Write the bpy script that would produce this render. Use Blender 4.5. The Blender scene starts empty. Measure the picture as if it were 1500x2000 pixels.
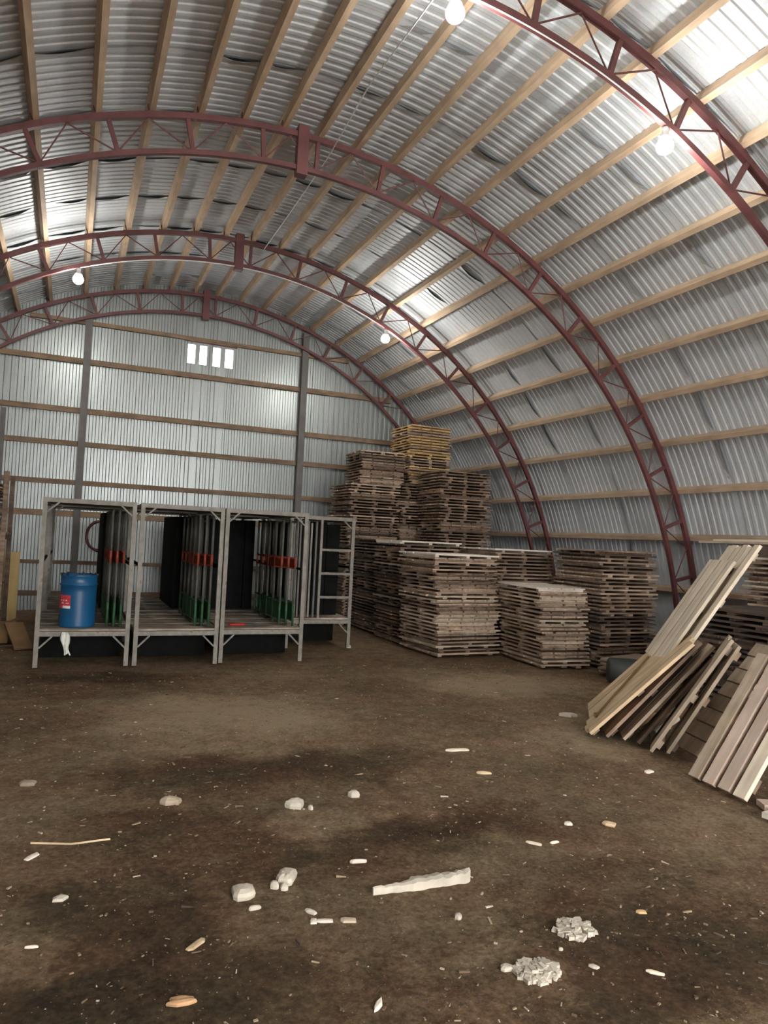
import bpy, math, random
from math import sin, cos, pi, radians, sqrt, atan2
from mathutils import Vector, Matrix

random.seed(7)
scene = bpy.context.scene
COL = scene.collection

# ------------------------------------------------------------------ camera
F_PX, YAW, PITCH, ROLL = 1422.55, 0.40552, 0.03795, 0.04797
CAM = Vector((-2.236, 0.0, 1.587))
_f = Vector((sin(YAW) * cos(PITCH), cos(YAW) * cos(PITCH), sin(PITCH)))
_r0 = Vector((cos(YAW), -sin(YAW), 0))
_u0 = _r0.cross(_f)
_r = cos(ROLL) * _r0 + sin(ROLL) * _u0
_u = -sin(ROLL) * _r0 + cos(ROLL) * _u0


def ground(px, py, z=0.0):
    """place on the floor (or a level z) seen at a pixel of the 1500x2000 photograph"""
    d = _r * ((px - 750) / F_PX) - _u * ((py - 1000) / F_PX) + _f
    return CAM + d * ((z - CAM.z) / d.z)


cd = bpy.data.cameras.new('camera')
cam = bpy.data.objects.new('camera', cd)
COL.objects.link(cam)
cd.sensor_fit = 'VERTICAL'
cd.sensor_height = 36
cd.lens = F_PX / 2000 * 36
cd.clip_start = 0.05
m = Matrix((_r, _u, -_f)).transposed().to_4x4()
m.translation = CAM
cam.matrix_world = m
scene.camera = cam

# ------------------------------------------------------------------ building numbers
R = 6.5            # middle of the top chord
D = 0.393          # truss depth
ZC = -0.226        # arc centre, a little under the floor
TY = [4.89, 8.16, 11.62, 14.70]
PUR_IN, PUR_OUT = R + 0.035, R + 0.175
WALL_Y = 14.90
FRONT_Y = -4.0


def arc(phi, r):
    return Vector((r * cos(phi), 0, ZC + r * sin(phi)))


# ------------------------------------------------------------------ mesh helper
class MB:
    def __init__(self):
        self.v, self.f, self.mi = [], [], []

    def quad(self, vs, mi=0):
        n = len(self.v)
        self.v += [tuple(p) for p in vs]
        self.f.append(tuple(range(n, n + len(vs))))
        self.mi.append(mi)

    def hexa(self, c, mi=0):
        n = len(self.v)
        self.v += [tuple(p) for p in c]
        for q in ((0, 3, 2, 1), (4, 5, 6, 7), (0, 1, 5, 4), (1, 2, 6, 5), (2, 3, 7, 6), (3, 0, 4, 7)):
            self.f.append(tuple(n + i for i in q))
            self.mi.append(mi)

    def box(self, x0, x1, y0, y1, z0, z1, mi=0):
        self.hexa([(x0, y0, z0), (x1, y0, z0), (x1, y1, z0), (x0, y1, z0),
                   (x0, y0, z1), (x1, y0, z1), (x1, y1, z1), (x0, y1, z1)], mi)

    def obox(self, o, ax, ay, az, x0, x1, y0, y1, z0, z1, mi=0):
        P = lambda x, y, z: o + ax * x + ay * y + az * z
        self.hexa([P(x0, y0, z0), P(x1, y0, z0), P(x1, y1, z0), P(x0, y1, z0),
                   P(x0, y0, z1), P(x1, y0, z1), P(x1, y1, z1), P(x0, y1, z1)], mi)

    def beam(self, a, b, w, h, up=Vector((0, 0, 1)), mi=0):
        a, b = Vector(a), Vector(b)
        d = (b - a)
        L = d.length
        d.normalize()
        s = d.cross(Vector(up))
        if s.length < 1e-4:
            s = d.cross(Vector((1, 0, 0)))
        s.normalize()
        t = s.cross(d)
        self.obox(a, d, s, t, 0, L, -w / 2, w / 2, -h / 2, h / 2, mi)

    def tube(self, pts, r, n=8, closed=False, mi=0, caps=True):
        pts = [Vector(p) for p in pts]
        N = len(pts)
        base = len(self.v)
        prev = None
        for i, p in enumerate(pts):
            if closed:
                t = pts[(i + 1) % N] - pts[i - 1]
            else:
                t = pts[min(i + 1, N - 1)] - pts[max(i - 1, 0)]
            t.normalize()
            if prev is None:
                prev = t.orthogonal().normalized()
            s = (prev - t * prev.dot(t)).normalized()
            prev = s
            q = t.cross(s)
            for k in range(n):
                a = 2 * pi * k / n
                self.v.append(tuple(p + r * (cos(a) * s + sin(a) * q)))
        for i in range(N if closed else N - 1):
            j = (i + 1) % N
            for k in range(n):
                l = (k + 1) % n
                self.f.append((base + i * n + k, base + i * n + l, base + j * n + l, base + j * n + k))
                self.mi.append(mi)
        if not closed and caps:
            self.f.append(tuple(base + k for k in reversed(range(n))))
            self.mi.append(mi)
            self.f.append(tuple(base + (N - 1) * n + k for k in range(n)))
            self.mi.append(mi)

    def lathe(self, prof, n=24, o=Vector((0, 0, 0)), mi=0, cap0=True, cap1=True):
        base = len(self.v)
        for r, z in prof:
            for k in range(n):
                a = 2 * pi * k / n
                self.v.append((o.x + r * cos(a), o.y + r * sin(a), o.z + z))
        for i in range(len(prof) - 1):
            for k in range(n):
                l = (k + 1) % n
                self.f.append((base + i * n + k, base + i * n + l, base + (i + 1) * n + l, base + (i + 1) * n + k))
                self.mi.append(mi)
        if cap0:
            self.f.append(tuple(base + k for k in reversed(range(n))))
            self.mi.append(mi)
        if cap1:
            self.f.append(tuple(base + (len(prof) - 1) * n + k for k in range(n)))
            self.mi.append(mi)

    def mesh(self, name, mats, smooth=False, bevel=0):
        me = bpy.data.meshes.new(name)
        me.from_pydata(self.v, [], self.f)
        for mm in (mats if isinstance(mats, (list, tuple)) else [mats]):
            me.materials.append(mm)
        me.polygons.foreach_set('material_index', self.mi)
        if smooth:
            me.polygons.foreach_set('use_smooth', [True] * len(self.f))
        me.update()
        return me

    def build(self, name, mats, parent=None, smooth=False, loc=None):
        return link(name, self.mesh(name, mats, smooth), parent, loc)


def link(name, me, parent=None, loc=None):
    o = bpy.data.objects.new(name, me)
    COL.objects.link(o)
    if parent is not None:
        o.parent = parent
    if loc is not None:
        o.location = loc
    return o


def empty(name, loc=(0, 0, 0), rz=0.0):
    o = bpy.data.objects.new(name, None)
    o.empty_display_size = 0.1
    COL.objects.link(o)
    o.location = loc
    o.rotation_euler = (0, 0, rz)
    return o


def tag(o, label=None, cat=None, group=None, kind=None):
    if label: o['label'] = label
    if cat: o['category'] = cat
    if group: o['group'] = group
    if kind: o['kind'] = kind
    return o


def copy_tree(o, parent=None):
    c = o.copy()
    COL.objects.link(c)
    if parent is not None:
        c.parent = parent
    for ch in list(o.children):
        copy_tree(ch, c)
    return c


ORD = ['', 'first', 'second', 'third', 'fourth', 'fifth', 'sixth', 'seventh', 'eighth', 'ninth', 'tenth', 'eleventh',
       'twelfth', 'thirteenth', 'fourteenth', 'fifteenth', 'sixteenth', 'seventeenth', 'eighteenth', 'nineteenth']
_T = {2: ('twentieth', 'twenty'), 3: ('thirtieth', 'thirty'), 4: ('fortieth', 'forty'), 5: ('fiftieth', 'fifty')}


def ordinal(n):
    if n < 20: return ORD[n]
    t, u = divmod(n, 10)
    return _T[t][0] if u == 0 else _T[t][1] + '-' + ORD[u]


# ------------------------------------------------------------------ materials
def new_mat(name):
    mt = bpy.data.materials.new(name)
    mt.use_nodes = True
    nt = mt.node_tree
    return mt, nt, nt.nodes['Principled BSDF']


def N(nt, kind, **kw):
    n = nt.nodes.new(kind)
    for k, v in kw.items():
        if k in n.inputs.keys():
            n.inputs[k].default_value = v
        else:
            setattr(n, k, v)
    return n


def ramp(nt, fac, stops):
    n = nt.nodes.new('ShaderNodeValToRGB')
    e = n.color_ramp.elements
    while len(e) < len(stops):
        e.new(0.5)
    for i, (p, c) in enumerate(stops):
        e[i].position = p
        e[i].color = (*c, 1)
    nt.links.new(fac, n.inputs['Fac'])
    return n.outputs['Color']


def wood(name, c0, c1, c2=None, axis='X', rough=0.75, spread=0.35, grain=30, dirt=0.25):
    """sawn timber: stretched grain, blotches and a tone of its own for every board"""
    mt, nt, b = new_mat(name)
    tc = N(nt, 'ShaderNodeTexCoord')
    oi = N(nt, 'ShaderNodeObjectInfo')
    add = N(nt, 'ShaderNodeVectorMath', operation='ADD')
    mul = N(nt, 'ShaderNodeVectorMath', operation='SCALE')
    mul.inputs['Scale'].default_value = 37.0
    cmb = N(nt, 'ShaderNodeCombineXYZ')
    for k in 'XYZ':
        nt.links.new(oi.outputs['Random'], cmb.inputs[k])
    nt.links.new(cmb.outputs[0], mul.inputs[0])
    nt.links.new(tc.outputs['Object'], add.inputs[0])
    nt.links.new(mul.outputs[0], add.inputs[1])
    mp = N(nt, 'ShaderNodeMapping')
    s = {'X': (1.6, grain, grain), 'Y': (grain, 1.6, grain), 'Z': (grain, grain, 1.6)}[axis]
    mp.inputs['Scale'].default_value = s
    nt.links.new(add.outputs[0], mp.inputs['Vector'])
    n1 = N(nt, 'ShaderNodeTexNoise', Scale=1.0, Detail=5.0, Roughness=0.6)
    nt.links.new(mp.outputs[0], n1.inputs['Vector'])
    n2 = N(nt, 'ShaderNodeTexNoise', Scale=4.0, Detail=3.0)
    nt.links.new(add.outputs[0], n2.inputs['Vector'])
    col = ramp(nt, n1.outputs['Fac'], [(0.3, c0), (0.7, c1)])
    mx = N(nt, 'ShaderNodeMix', data_type='RGBA', blend_type='MULTIPLY')
    blot = ramp(nt, n2.outputs['Fac'], [(0.35, (1 - dirt,) * 3), (0.65, (1, 1, 1))])
    mx.inputs[0].default_value = 1.0
    nt.links.new(col, mx.inputs[6])
    nt.links.new(blot, mx.inputs[7])
    mr = N(nt, 'ShaderNodeMapRange')
    mr.inputs['To Min'].default_value = 1 - spread
    mr.inputs['To Max'].default_value = 1 + spread
    nt.links.new(oi.outputs['Random'], mr.inputs['Value'])
    hs = N(nt, 'ShaderNodeHueSaturation')
    nt.links.new(mr.outputs[0], hs.inputs['Value'])
    nt.links.new(mx.outputs[2], hs.inputs['Color'])
    nt.links.new(hs.outputs['Color'], b.inputs['Base Color'])
    b.inputs['Roughness'].default_value = rough
    bp = N(nt, 'ShaderNodeBump', Strength=0.3, Distance=0.004)
    nt.links.new(n1.outputs['Fac'], bp.inputs['Height'])
    nt.links.new(bp.outputs[0], b.inputs['Normal'])
    return mt


def paint(name, c, rough=0.5, metal=0.0, var=0.15, scale=6.0, worn=None, amount=0.6):
    mt, nt, b = new_mat(name)
    tc = N(nt, 'ShaderNodeTexCoord')
    n1 = N(nt, 'ShaderNodeTexNoise', Scale=scale, Detail=6.0)
    nt.links.new(tc.outputs['Object'], n1.inputs['Vector'])
    lo = tuple(x * (1 - var) for x in c)
    hi = tuple(min(1, x * (1 + var)) for x in c)
    st = [(0.3, lo), (0.62, hi)]
    if worn:
        st.append((amount + 0.08, worn))
    col = ramp(nt, n1.outputs['Fac'], st)
    nt.links.new(col, b.inputs['Base Color'])
    b.inputs['Roughness'].default_value = rough
    b.inputs['Metallic'].default_value = metal
    return mt


def galvanised(name, c, rough, metal, scale=(1, 1, 1)):
    mt, nt, b = new_mat(name)
    tc = N(nt, 'ShaderNodeTexCoord')
    mp = N(nt, 'ShaderNodeMapping')
    mp.inputs['Scale'].default_value = scale
    nt.links.new(tc.outputs['Object'], mp.inputs['Vector'])
    n1 = N(nt, 'ShaderNodeTexNoise', Scale=1.3, Detail=6.0, Roughness=0.65)
    nt.links.new(mp.outputs[0], n1.inputs['Vector'])
    v = N(nt, 'ShaderNodeTexVoronoi', Scale=55.0)
    nt.links.new(tc.outputs['Object'], v.inputs['Vector'])
    col = ramp(nt, n1.outputs['Fac'], [(0.3, tuple(x * 0.82 for x in c)), (0.7, c)])
    mx = N(nt, 'ShaderNodeMix', data_type='RGBA', blend_type='MULTIPLY')
    mx.inputs[0].default_value = 0.12
    nt.links.new(col, mx.inputs[6])
    nt.links.new(v.outputs['Color'], mx.inputs[7])
    nt.links.new(mx.outputs[2], b.inputs['Base Color'])
    rr = N(nt, 'ShaderNodeMapRange')
    rr.inputs['To Min'].default_value = rough - 0.08
    rr.inputs['To Max'].default_value = rough + 0.12
    nt.links.new(n1.outputs['Fac'], rr.inputs['Value'])
    nt.links.new(rr.outputs[0], b.inputs['Roughness'])
    b.inputs['Metallic'].default_value = metal
    return mt


def floor_mat():
    mt, nt, b = new_mat('earth_floor')
    geo = N(nt, 'ShaderNodeNewGeometry')
    P = geo.outputs['Position']
    warp = N(nt, 'ShaderNodeTexNoise', Scale=1.4, Detail=5.0, Roughness=0.65)
    nt.links.new(P, warp.inputs['Vector'])
    sub = N(nt, 'ShaderNodeVectorMath', operation='SUBTRACT')
    sub.inputs[1].default_value = (0.5, 0.5, 0.5)
    nt.links.new(warp.outputs['Color'], sub.inputs[0])
    sc = N(nt, 'ShaderNodeVectorMath', operation='SCALE')
    sc.inputs['Scale'].default_value = 1.3
    nt.links.new(sub.outputs[0], sc.inputs[0])
    wp = N(nt, 'ShaderNodeVectorMath', operation='ADD')
    nt.links.new(P, wp.inputs[0])
    nt.links.new(sc.outputs[0], wp.inputs[1])
    big = N(nt, 'ShaderNodeTexNoise', Scale=0.55, Detail=7.0, Roughness=0.6)
    nt.links.new(wp.outputs[0], big.inputs['Vector'])
    # damp, dark patches (+) and dry, sandy patches (-) of the trodden earth
    blobs = []
    for px, py, rx, ry, s in [(520, 1500, 1.5, .45, .75), (250, 1790, .55, .45, .8), (880, 1610, .75, .35, .75),
                              (1290, 1850, .9, .5, .85), (330, 1620, .7, .5, .6), (130, 1960, .9, .35, .8),
                              (620, 1660, .8, .3, .45), (700, 1900, .7, .4, .35), (1160, 1700, .7, .3, .5),
                              (40, 1410, .8, .6, .35), (200, 1320, 1.4, .35, .45), (760, 1340, .7, .5, .3),
                              (430, 1400, 1.3, 1.2, -.8), (950, 1335, 1.5, .8, -.75), (1150, 1440, 1.0, .6, -.55),
                              (80, 1850, .35, .2, -.45), (640, 1600, .8, .15, -.4), (940, 1860, .25, .2, -.3),
                              (1400, 1600, .7, .5, -.35), (520, 1320, 1.2, .6, -.35)]:
        blobs.append((ground(px, py), rx, ry, s))
    acc = None
    for c, rx, ry, s in blobs:
        d = N(nt, 'ShaderNodeVectorMath', operation='SUBTRACT')
        d.inputs[1].default_value = (c.x, c.y, 0)
        nt.links.new(wp.outputs[0], d.inputs[0])
        e = N(nt, 'ShaderNodeVectorMath', operation='MULTIPLY')
        e.inputs[1].default_value = (1 / rx, 1 / ry, 0)
        nt.links.new(d.outputs[0], e.inputs[0])
        l = N(nt, 'ShaderNodeVectorMath', operation='LENGTH')
        nt.links.new(e.outputs[0], l.inputs[0])
        mr = N(nt, 'ShaderNodeMapRange', interpolation_type='SMOOTHSTEP')
        mr.inputs['From Min'].default_value = 1.25
        mr.inputs['From Max'].default_value = 0.15
        mr.inputs['To Min'].default_value = 0
        mr.inputs['To Max'].default_value = s
        nt.links.new(l.outputs['Value'], mr.inputs['Value'])
        if acc is None:
            acc = mr.outputs[0]
        else:
            a = N(nt, 'ShaderNodeMath', operation='ADD')
            nt.links.new(acc, a.inputs[0])
            nt.links.new(mr.outputs[0], a.inputs[1])
            acc = a.outputs[0]
    fine = N(nt, 'ShaderNodeTexNoise', Scale=38.0, Detail=6.0, Roughness=0.7)
    nt.links.new(P, fine.inputs['Vector'])
    mid = N(nt, 'ShaderNodeTexNoise', Scale=7.0, Detail=5.0, Roughness=0.65)
    nt.links.new(P, mid.inputs['Vector'])
    m1 = N(nt, 'ShaderNodeMath', operation='MULTIPLY_ADD')      # 0.5 - 0.45*acc
    m1.inputs[1].default_value = -0.37
    m1.inputs[2].default_value = 0.525
    nt.links.new(acc, m1.inputs[0])
    m2 = N(nt, 'ShaderNodeMath', operation='MULTIPLY_ADD')
    m2.inputs[1].default_value = 0.55
    nt.links.new(big.outputs['Fac'], m2.inputs[0])
    nt.links.new(m1.outputs[0], m2.inputs[2])
    m3 = N(nt, 'ShaderNodeMath', operation='MULTIPLY_ADD')
    m3.inputs[1].default_value = 0.80
    nt.links.new(fine.outputs['Fac'], m3.inputs[0])
    nt.links.new(m2.outputs[0], m3.inputs[2])
    m4 = N(nt, 'ShaderNodeMath', operation='MULTIPLY_ADD')
    m4.inputs[1].default_value = 0.50
    nt.links.new(mid.outputs['Fac'], m4.inputs[0])
    nt.links.new(m3.outputs[0], m4.inputs[2])
    m5 = N(nt, 'ShaderNodeMath', operation='SUBTRACT')
    m5.inputs[1].default_value = 0.935
    nt.links.new(m4.outputs[0], m5.inputs[0])
    c_ol = ramp(nt, m5.outputs[0], [(0.06, (.024, .018, .011)), (0.34, (.078, .056, .031)), (0.56, (.172, .127, .076)),
                                   (0.80, (.30, .236, .155))])
    c_rd = ramp(nt, m5.outputs[0], [(0.06, (.028, .016, .009)), (0.34, (.092, .052, .029)), (0.56, (.184, .119, .072)),
                                   (0.80, (.31, .228, .148))])
    hue = N(nt, 'ShaderNodeTexNoise', Scale=1.7, Detail=4.0, Roughness=0.6)
    nt.links.new(P, hue.inputs['Vector'])
    hr = N(nt, 'ShaderNodeMapRange')
    hr.inputs['From Min'].default_value = 0.40
    hr.inputs['From Max'].default_value = 0.60
    nt.links.new(hue.outputs['Fac'], hr.inputs['Value'])
    hm = N(nt, 'ShaderNodeMix', data_type='RGBA')
    nt.links.new(hr.outputs[0], hm.inputs[0])
    nt.links.new(c_ol, hm.inputs[6])
    nt.links.new(c_rd, hm.inputs[7])
    col = hm.outputs[2]
    # pale grains of grit and splinters trodden in
    vo = N(nt, 'ShaderNodeTexVoronoi', Scale=55.0)
    nt.links.new(P, vo.inputs['Vector'])
    gr = N(nt, 'ShaderNodeMapRange')
    gr.inputs['From Min'].default_value = 0.17
    gr.inputs['From Max'].default_value = 0.09
    nt.links.new(vo.outputs['Distance'], gr.inputs['Value'])
    sp = N(nt, 'ShaderNodeSeparateColor')
    nt.links.new(vo.outputs['Color'], sp.inputs[0])
    gt = N(nt, 'ShaderNodeMath', operation='GREATER_THAN')
    gt.inputs[1].default_value = 0.80
    nt.links.new(sp.outputs[0], gt.inputs[0])
    gm = N(nt, 'ShaderNodeMath', operation='MULTIPLY')
    nt.links.new(gr.outputs[0], gm.inputs[0])
    nt.links.new(gt.outputs[0], gm.inputs[1])
    mx = N(nt, 'ShaderNodeMix', data_type='RGBA')
    nt.links.new(gm.outputs[0], mx.inputs[0])
    nt.links.new(col, mx.inputs[6])
    mx.inputs[7].default_value = (.30, .24, .17, 1)
    nt.links.new(mx.outputs[2], b.inputs['Base Color'])
    b.inputs['Roughness'].default_value = 0.95
    b.inputs['Specular IOR Level'].default_value = 0.15
    bp = N(nt, 'ShaderNodeBump', Strength=0.9, Distance=0.02)
    nt.links.new(m4.outputs[0], bp.inputs['Height'])
    nt.links.new(bp.outputs[0], b.inputs['Normal'])
    return mt


M = {}
M['floor'] = floor_mat()
M['roof'] = galvanised('galvanised_roof_sheet', (.63, .665, .70), 0.52, 0.2, (.6, 1.2, .6))
M['wall'] = galvanised('galvanised_wall_sheet', (.385, .418, .415), 0.36, 0.6, (4, 1, .5))
M['truss'] = paint('red_primer_steel', (.115, .040, .041), 0.55, 0.0, .25, 5)
M['post'] = paint('grey_steel_post', (.115, .105, .10), 0.6, 0.0, .2, 4)
M['purlin'] = wood('planed_pine', (.45, .32, .215), (.60, .455, .32), axis='Y', spread=.10, grain=18, dirt=.18)
M['girt'] = wood('aged_girt', (.16, .105, .065), (.28, .19, .12), axis='X', spread=.35, grain=18, dirt=.3)
M['weathered'] = wood('weathered_board', (.25, .175, .12), (.52, .385, .285), axis='X', spread=.40, grain=22, dirt=.45)
M['brown'] = wood('brown_board', (.155, .098, .066), (.36, .25, .175), axis='X', spread=.45, grain=22, dirt=.5)
M['dark'] = wood('dark_board', (.07, .046, .034), (.19, .132, .095), axis='X', spread=.4, grain=22, dirt=.5)
M['orange'] = wood('resin_orange_board', (.42, .265, .115), (.64, .445, .225), axis='X', spread=.2, grain=20, dirt=.35)
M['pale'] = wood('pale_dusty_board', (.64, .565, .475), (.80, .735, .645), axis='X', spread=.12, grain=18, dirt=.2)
M['fresh'] = wood('fresh_pale_board', (.68, .575, .44), (.85, .755, .62), axis='X', spread=.10, grain=16, dirt=.18)
M['fresh2'] = wood('fresh_yellow_board', (.54, .385, .225), (.74, .57, .37), axis='X', spread=.14, grain=16, dirt=.25)
M['grey_board'] = wood('grey_tan_board', (.38, .295, .21), (.57, .465, .355), axis='X', spread=.2, grain=20, dirt=.3)
M['pink'] = wood('pinkish_board', (.56, .425, .34), (.74, .60, .50), axis='X', spread=.12, grain=16, dirt=.25)
M['rack'] = paint('scuffed_grey_steel', (.20, .185, .16), 0.6, 0.1, .25, 9, worn=(.15, .09, .06), amount=.66)
M['rackdim'] = paint('dull_frame_steel', (.085, .085, .075), 0.65, 0.1, .3, 9)
M['rackshade'] = paint('shadow_black', (.006, .0065, .0065), 0.7, 0.1, .3, 6)  # near black: shade inside the racks put into the colour
M['rackshade'].node_tree.nodes['Principled BSDF'].inputs['Specular IOR Level'].default_value = 0.08
M['deck'] = wood('worn_deck_board', (.20, .15, .115), (.52, .44, .36), axis='X', spread=.2, grain=16, dirt=.55)
M['redband'] = paint('orange_red_paint', (.23, .042, .022), 0.6, 0, .35, 9)
M['greenband'] = paint('green_paint', (.022, .085, .032), 0.65, 0, .4, 9)
M['drum'] = paint('blue_drum_enamel', (.005, .075, .19), 0.4, 0.0, .12, 3)
M['redlabel'] = paint('red_print', (.50, .045, .055), 0.5, 0, .25, 30)
M['whiteprint'] = paint('white_print', (.75, .72, .70), 0.5, 0, .1, 20)
M['foam'] = paint('dirty_white_foam', (.47, .425, .35), 0.9, 0, .16, 9)
M['rag'] = paint('white_cloth', (.70, .70, .66), 0.95, 0, .1, 6)
M['hose'] = paint('dark_red_rubber', (.085, .015, .022), 0.5, 0, .2, 5)
M['tool'] = paint('red_tool_paint', (.42, .03, .03), 0.45, 0, .2, 12)
M['black'] = paint('black_rubber', (.018, .018, .018), 0.6, 0, .2, 8)
M['tub'] = paint('grey_green_plastic', (.022, .026, .024), 0.6, 0, .2, 4)
M['plywood'] = wood('yellow_plywood', (.52, .36, .14), (.66, .49, .22), axis='Z', spread=.05, grain=12, dirt=.15)
M['cardboard'] = paint('brown_cardboard', (.17, .095, .04), 0.85, 0, .25, 4)
M['wire'] = paint('white_cable', (.72, .72, .72), 0.5, 0, .05, 4)
M['lampbody'] = paint('white_lamp_plastic', (.75, .75, .75), 0.4, 0, .05, 4)
M['leaf'] = paint('orange_bark', (.40, .235, .12), 0.8, 0, .3, 14)
M['sky_pane'], nt, b = new_mat('clear_polycarbonate')
b.inputs['Base Color'].default_value = (.95, .96, 1, 1)
b.inputs['Roughness'].default_value = 0.15
b.inputs['Transmission Weight'].default_value = 1.0
b.inputs['IOR'].default_value = 1.05
M['glow'], nt, b = new_mat('lit_lamp_diffuser')
b.inputs['Base Color'].default_value = (.9, .9, .9, 1)
b.inputs['Emission Color'].default_value = (1.0, .97, .90, 1)
b.inputs['Emission Strength'].default_value = 520.0
mt, nt, b = new_mat('chips')
oi = N(nt, 'ShaderNodeNewGeometry')
nt.links.new(ramp(nt, oi.outputs['Random Per Island'], [(0.0, (.05, .035, .025)), (.55, (.17, .115, .07)), (.88, (.34, .26, .17)), (1.0, (.52, .46, .37))]),
             b.inputs['Base Color'])
b.inputs['Roughness'].default_value = 0.9
M['chips'] = mt

# ------------------------------------------------------------------ setting: floor
mb = MB()
gx, gy = 150, 190
x0, x1, y0, y1 = -6.9, 6.9, FRONT_Y - 6, WALL_Y + .25
import mathutils
nz = mathutils.noise


def floor_h(x, y):
    p = Vector((x * 1.1, y * 1.1, 3.1))
    return (nz.noise(p) * .010 + nz.noise(p * 3.3) * .006 + nz.noise(p * 9) * .003) - .018


for j in range(gy + 1):
    for i in range(gx + 1):
        x = x0 + (x1 - x0) * i / gx
        y = y0 + (y1 - y0) * j / gy
        mb.v.append((x, y, floor_h(x, y)))
for j in range(gy):
    for i in range(gx):
        a = j * (gx + 1) + i
        mb.f.append((a, a + 1, a + gx + 2, a + gx + 1))
        mb.mi.append(0)
tag(mb.build('floor', M['floor'], smooth=True), kind='structure')

PURLIN_DEG = [4.0, 11.0, 18.2, 24.6, 31.2, 37.5, 43.4, 49.1, 54.5, 59.6, 64.7, 70.2, 75.1, 79.7, 84.0, 88.1]
PURLIN_DEG = PURLIN_DEG + [180 - d for d in reversed(PURLIN_DEG)]

# ------------------------------------------------------------------ setting: curved corrugated roof
PITCH_C, DEP = 0.115, 0.010


def profile_pts(a0, a1):
    """(coordinate, height) points of a trapezoid sheet between a0 and a1"""
    out = []
    k = 0
    n = int(round((a1 - a0) / PITCH_C))
    p = (a1 - a0) / n
    for k in range(n):
        b_ = a0 + k * p
        out += [(b_, 0), (b_ + .40 * p, 0), (b_ + .52 * p, DEP), (b_ + .88 * p, DEP)]
    out.append((a1, 0))
    return out


mb = MB()
NPHI = 180
PHI0 = math.asin((0.0 - ZC) / (R + .19)) * .6
RIN = PUR_OUT + .002
y = FRONT_Y - .2
si = 0
while y < WALL_Y + .1:
    ye = min(y + 1.15, WALL_Y + .12)
    if WALL_Y + .12 - ye < .3:
        ye = WALL_Y + .12
    pts = profile_pts(y, ye)
    base = len(mb.v)
    last = len(pts) - 1
    rows = 3
    for i in range(NPHI + 1):
        ph = PHI0 + (pi - 2 * PHI0) * i / NPHI
        dg = math.degrees(ph)
        below = max([d for d in PURLIN_DEG if d <= dg], default=0.0)
        above = min([d for d in PURLIN_DEG if d > dg], default=180.0)
        bow = max(0.0, sin(pi * (dg - below) / (above - below)))
        lip = max(0.0, nz.noise(Vector((ph * 9, si * 3.7, 1.3))) * .09 + .028) * bow
        wob = nz.noise(Vector((ph * 5, si * 1.9, 7.3))) * .004
        for q, (yy, h) in enumerate(pts):
            r = RIN + h + .006 * (si % 2) + .004 + wob
            if q == last:
                r += .03                       # sheet edge tucked behind the next
            if q == 0:
                r -= min(lip, .062) - .008     # free edge standing proud of the overlap
            v = arc(ph, r)
            mb.v.append((v.x, yy + (-.035 if q == 0 else (.05 if q == last else 0)), v.z))
    n = len(pts)
    for i in range(NPHI):
        for q in range(n - 1):
            a = base + i * n + q
            mb.f.append((a, a + n, a + n + 1, a + 1))
            mb.mi.append(0)
    y = ye
    si += 1
# outer skin so that no daylight leaks at laps
rin2 = RIN + .09
base = len(mb.v)
for i in range(NPHI + 1):
    ph = PHI0 * .3 + (pi - .6 * PHI0) * i / NPHI
    v = arc(ph, rin2)
    mb.v += [(v.x, FRONT_Y - .2, v.z), (v.x, WALL_Y + .15, v.z)]
for i in range(NPHI):
    a = base + 2 * i
    mb.f.append((a, a + 1, a + 3, a + 2))
    mb.mi.append(0)
tag(mb.build('ceiling', M['roof']), kind='structure')

# ------------------------------------------------------------------ setting: back wall
SLOTS = [(-.285, -.125), (-.05, .105), (.215, .375), (.46, .635)]
SZ0, SZ1 = 4.93, 5.32
mb = MB()


def roof_z(x, r=None):
    r = r or (RIN + .05)
    return ZC + sqrt(max(0.0, r * r - x * x))


def wall_cols(lo, hi):
    return profile_pts(lo, hi)


brk = [-6.6]
for a, b_ in SLOTS:
    brk += [a, b_]
brk.append(6.6)
for s in range(len(brk) - 1):
    lo, hi = brk[s], brk[s + 1]
    slot = s % 2 == 1
    pts = wall_cols(lo, hi) if hi - lo > .1 else [(lo, 0), (lo + .02, 0), (hi - .02, 0), (hi, 0)]
    for (xa, ha), (xb, hb) in zip(pts[:-1], pts[1:]):
        for zlo, zhi in (((-.05, SZ0), (SZ1, None)) if slot else ((-.05, None),)):
            ta = roof_z(xa) if zhi is None else zhi
            tb = roof_z(xb) if zhi is None else zhi
            if max(ta, tb) <= zlo: continue
            # sheets lap once on the way up
            mb.quad([(xa, WALL_Y + ha, zlo), (xb, WALL_Y + hb, zlo), (xb, WALL_Y + hb, tb), (xa, WALL_Y + ha, ta)])
tag(mb.build('wall_back', M['wall']), kind='structure')

for k, (a, b_) in enumerate(SLOTS):
    fr = MB()
    for bx in ((a - .012, a + .006, SZ0 - .012, SZ1 + .012), (b_ - .006, b_ + .012, SZ0 - .012, SZ1 + .012),
               (a, b_, SZ0 - .012, SZ0 + .004), (a, b_, SZ1 - .004, SZ1 + .012)):
        fr.box(bx[0], bx[1], WALL_Y - .006, WALL_Y + .03, bx[2], bx[3])
    w = fr.build('window_%d' % (k + 1), M['wall'])
    tag(w, kind='structure')
    pn = MB()
    pn.box(a + .004, b_ - .004, WALL_Y + .016, WALL_Y + .020, SZ0 + .004, SZ1 - .004)
    pn.build('window_pane', M['sky_pane'], w)
tb = MB()
tb.beam((-.34, WALL_Y - .03, 5.40), (.70, WALL_Y - .03, 5.385), .03, .055)
tag(tb.build('trim_1', M['truss']), kind='structure')

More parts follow.
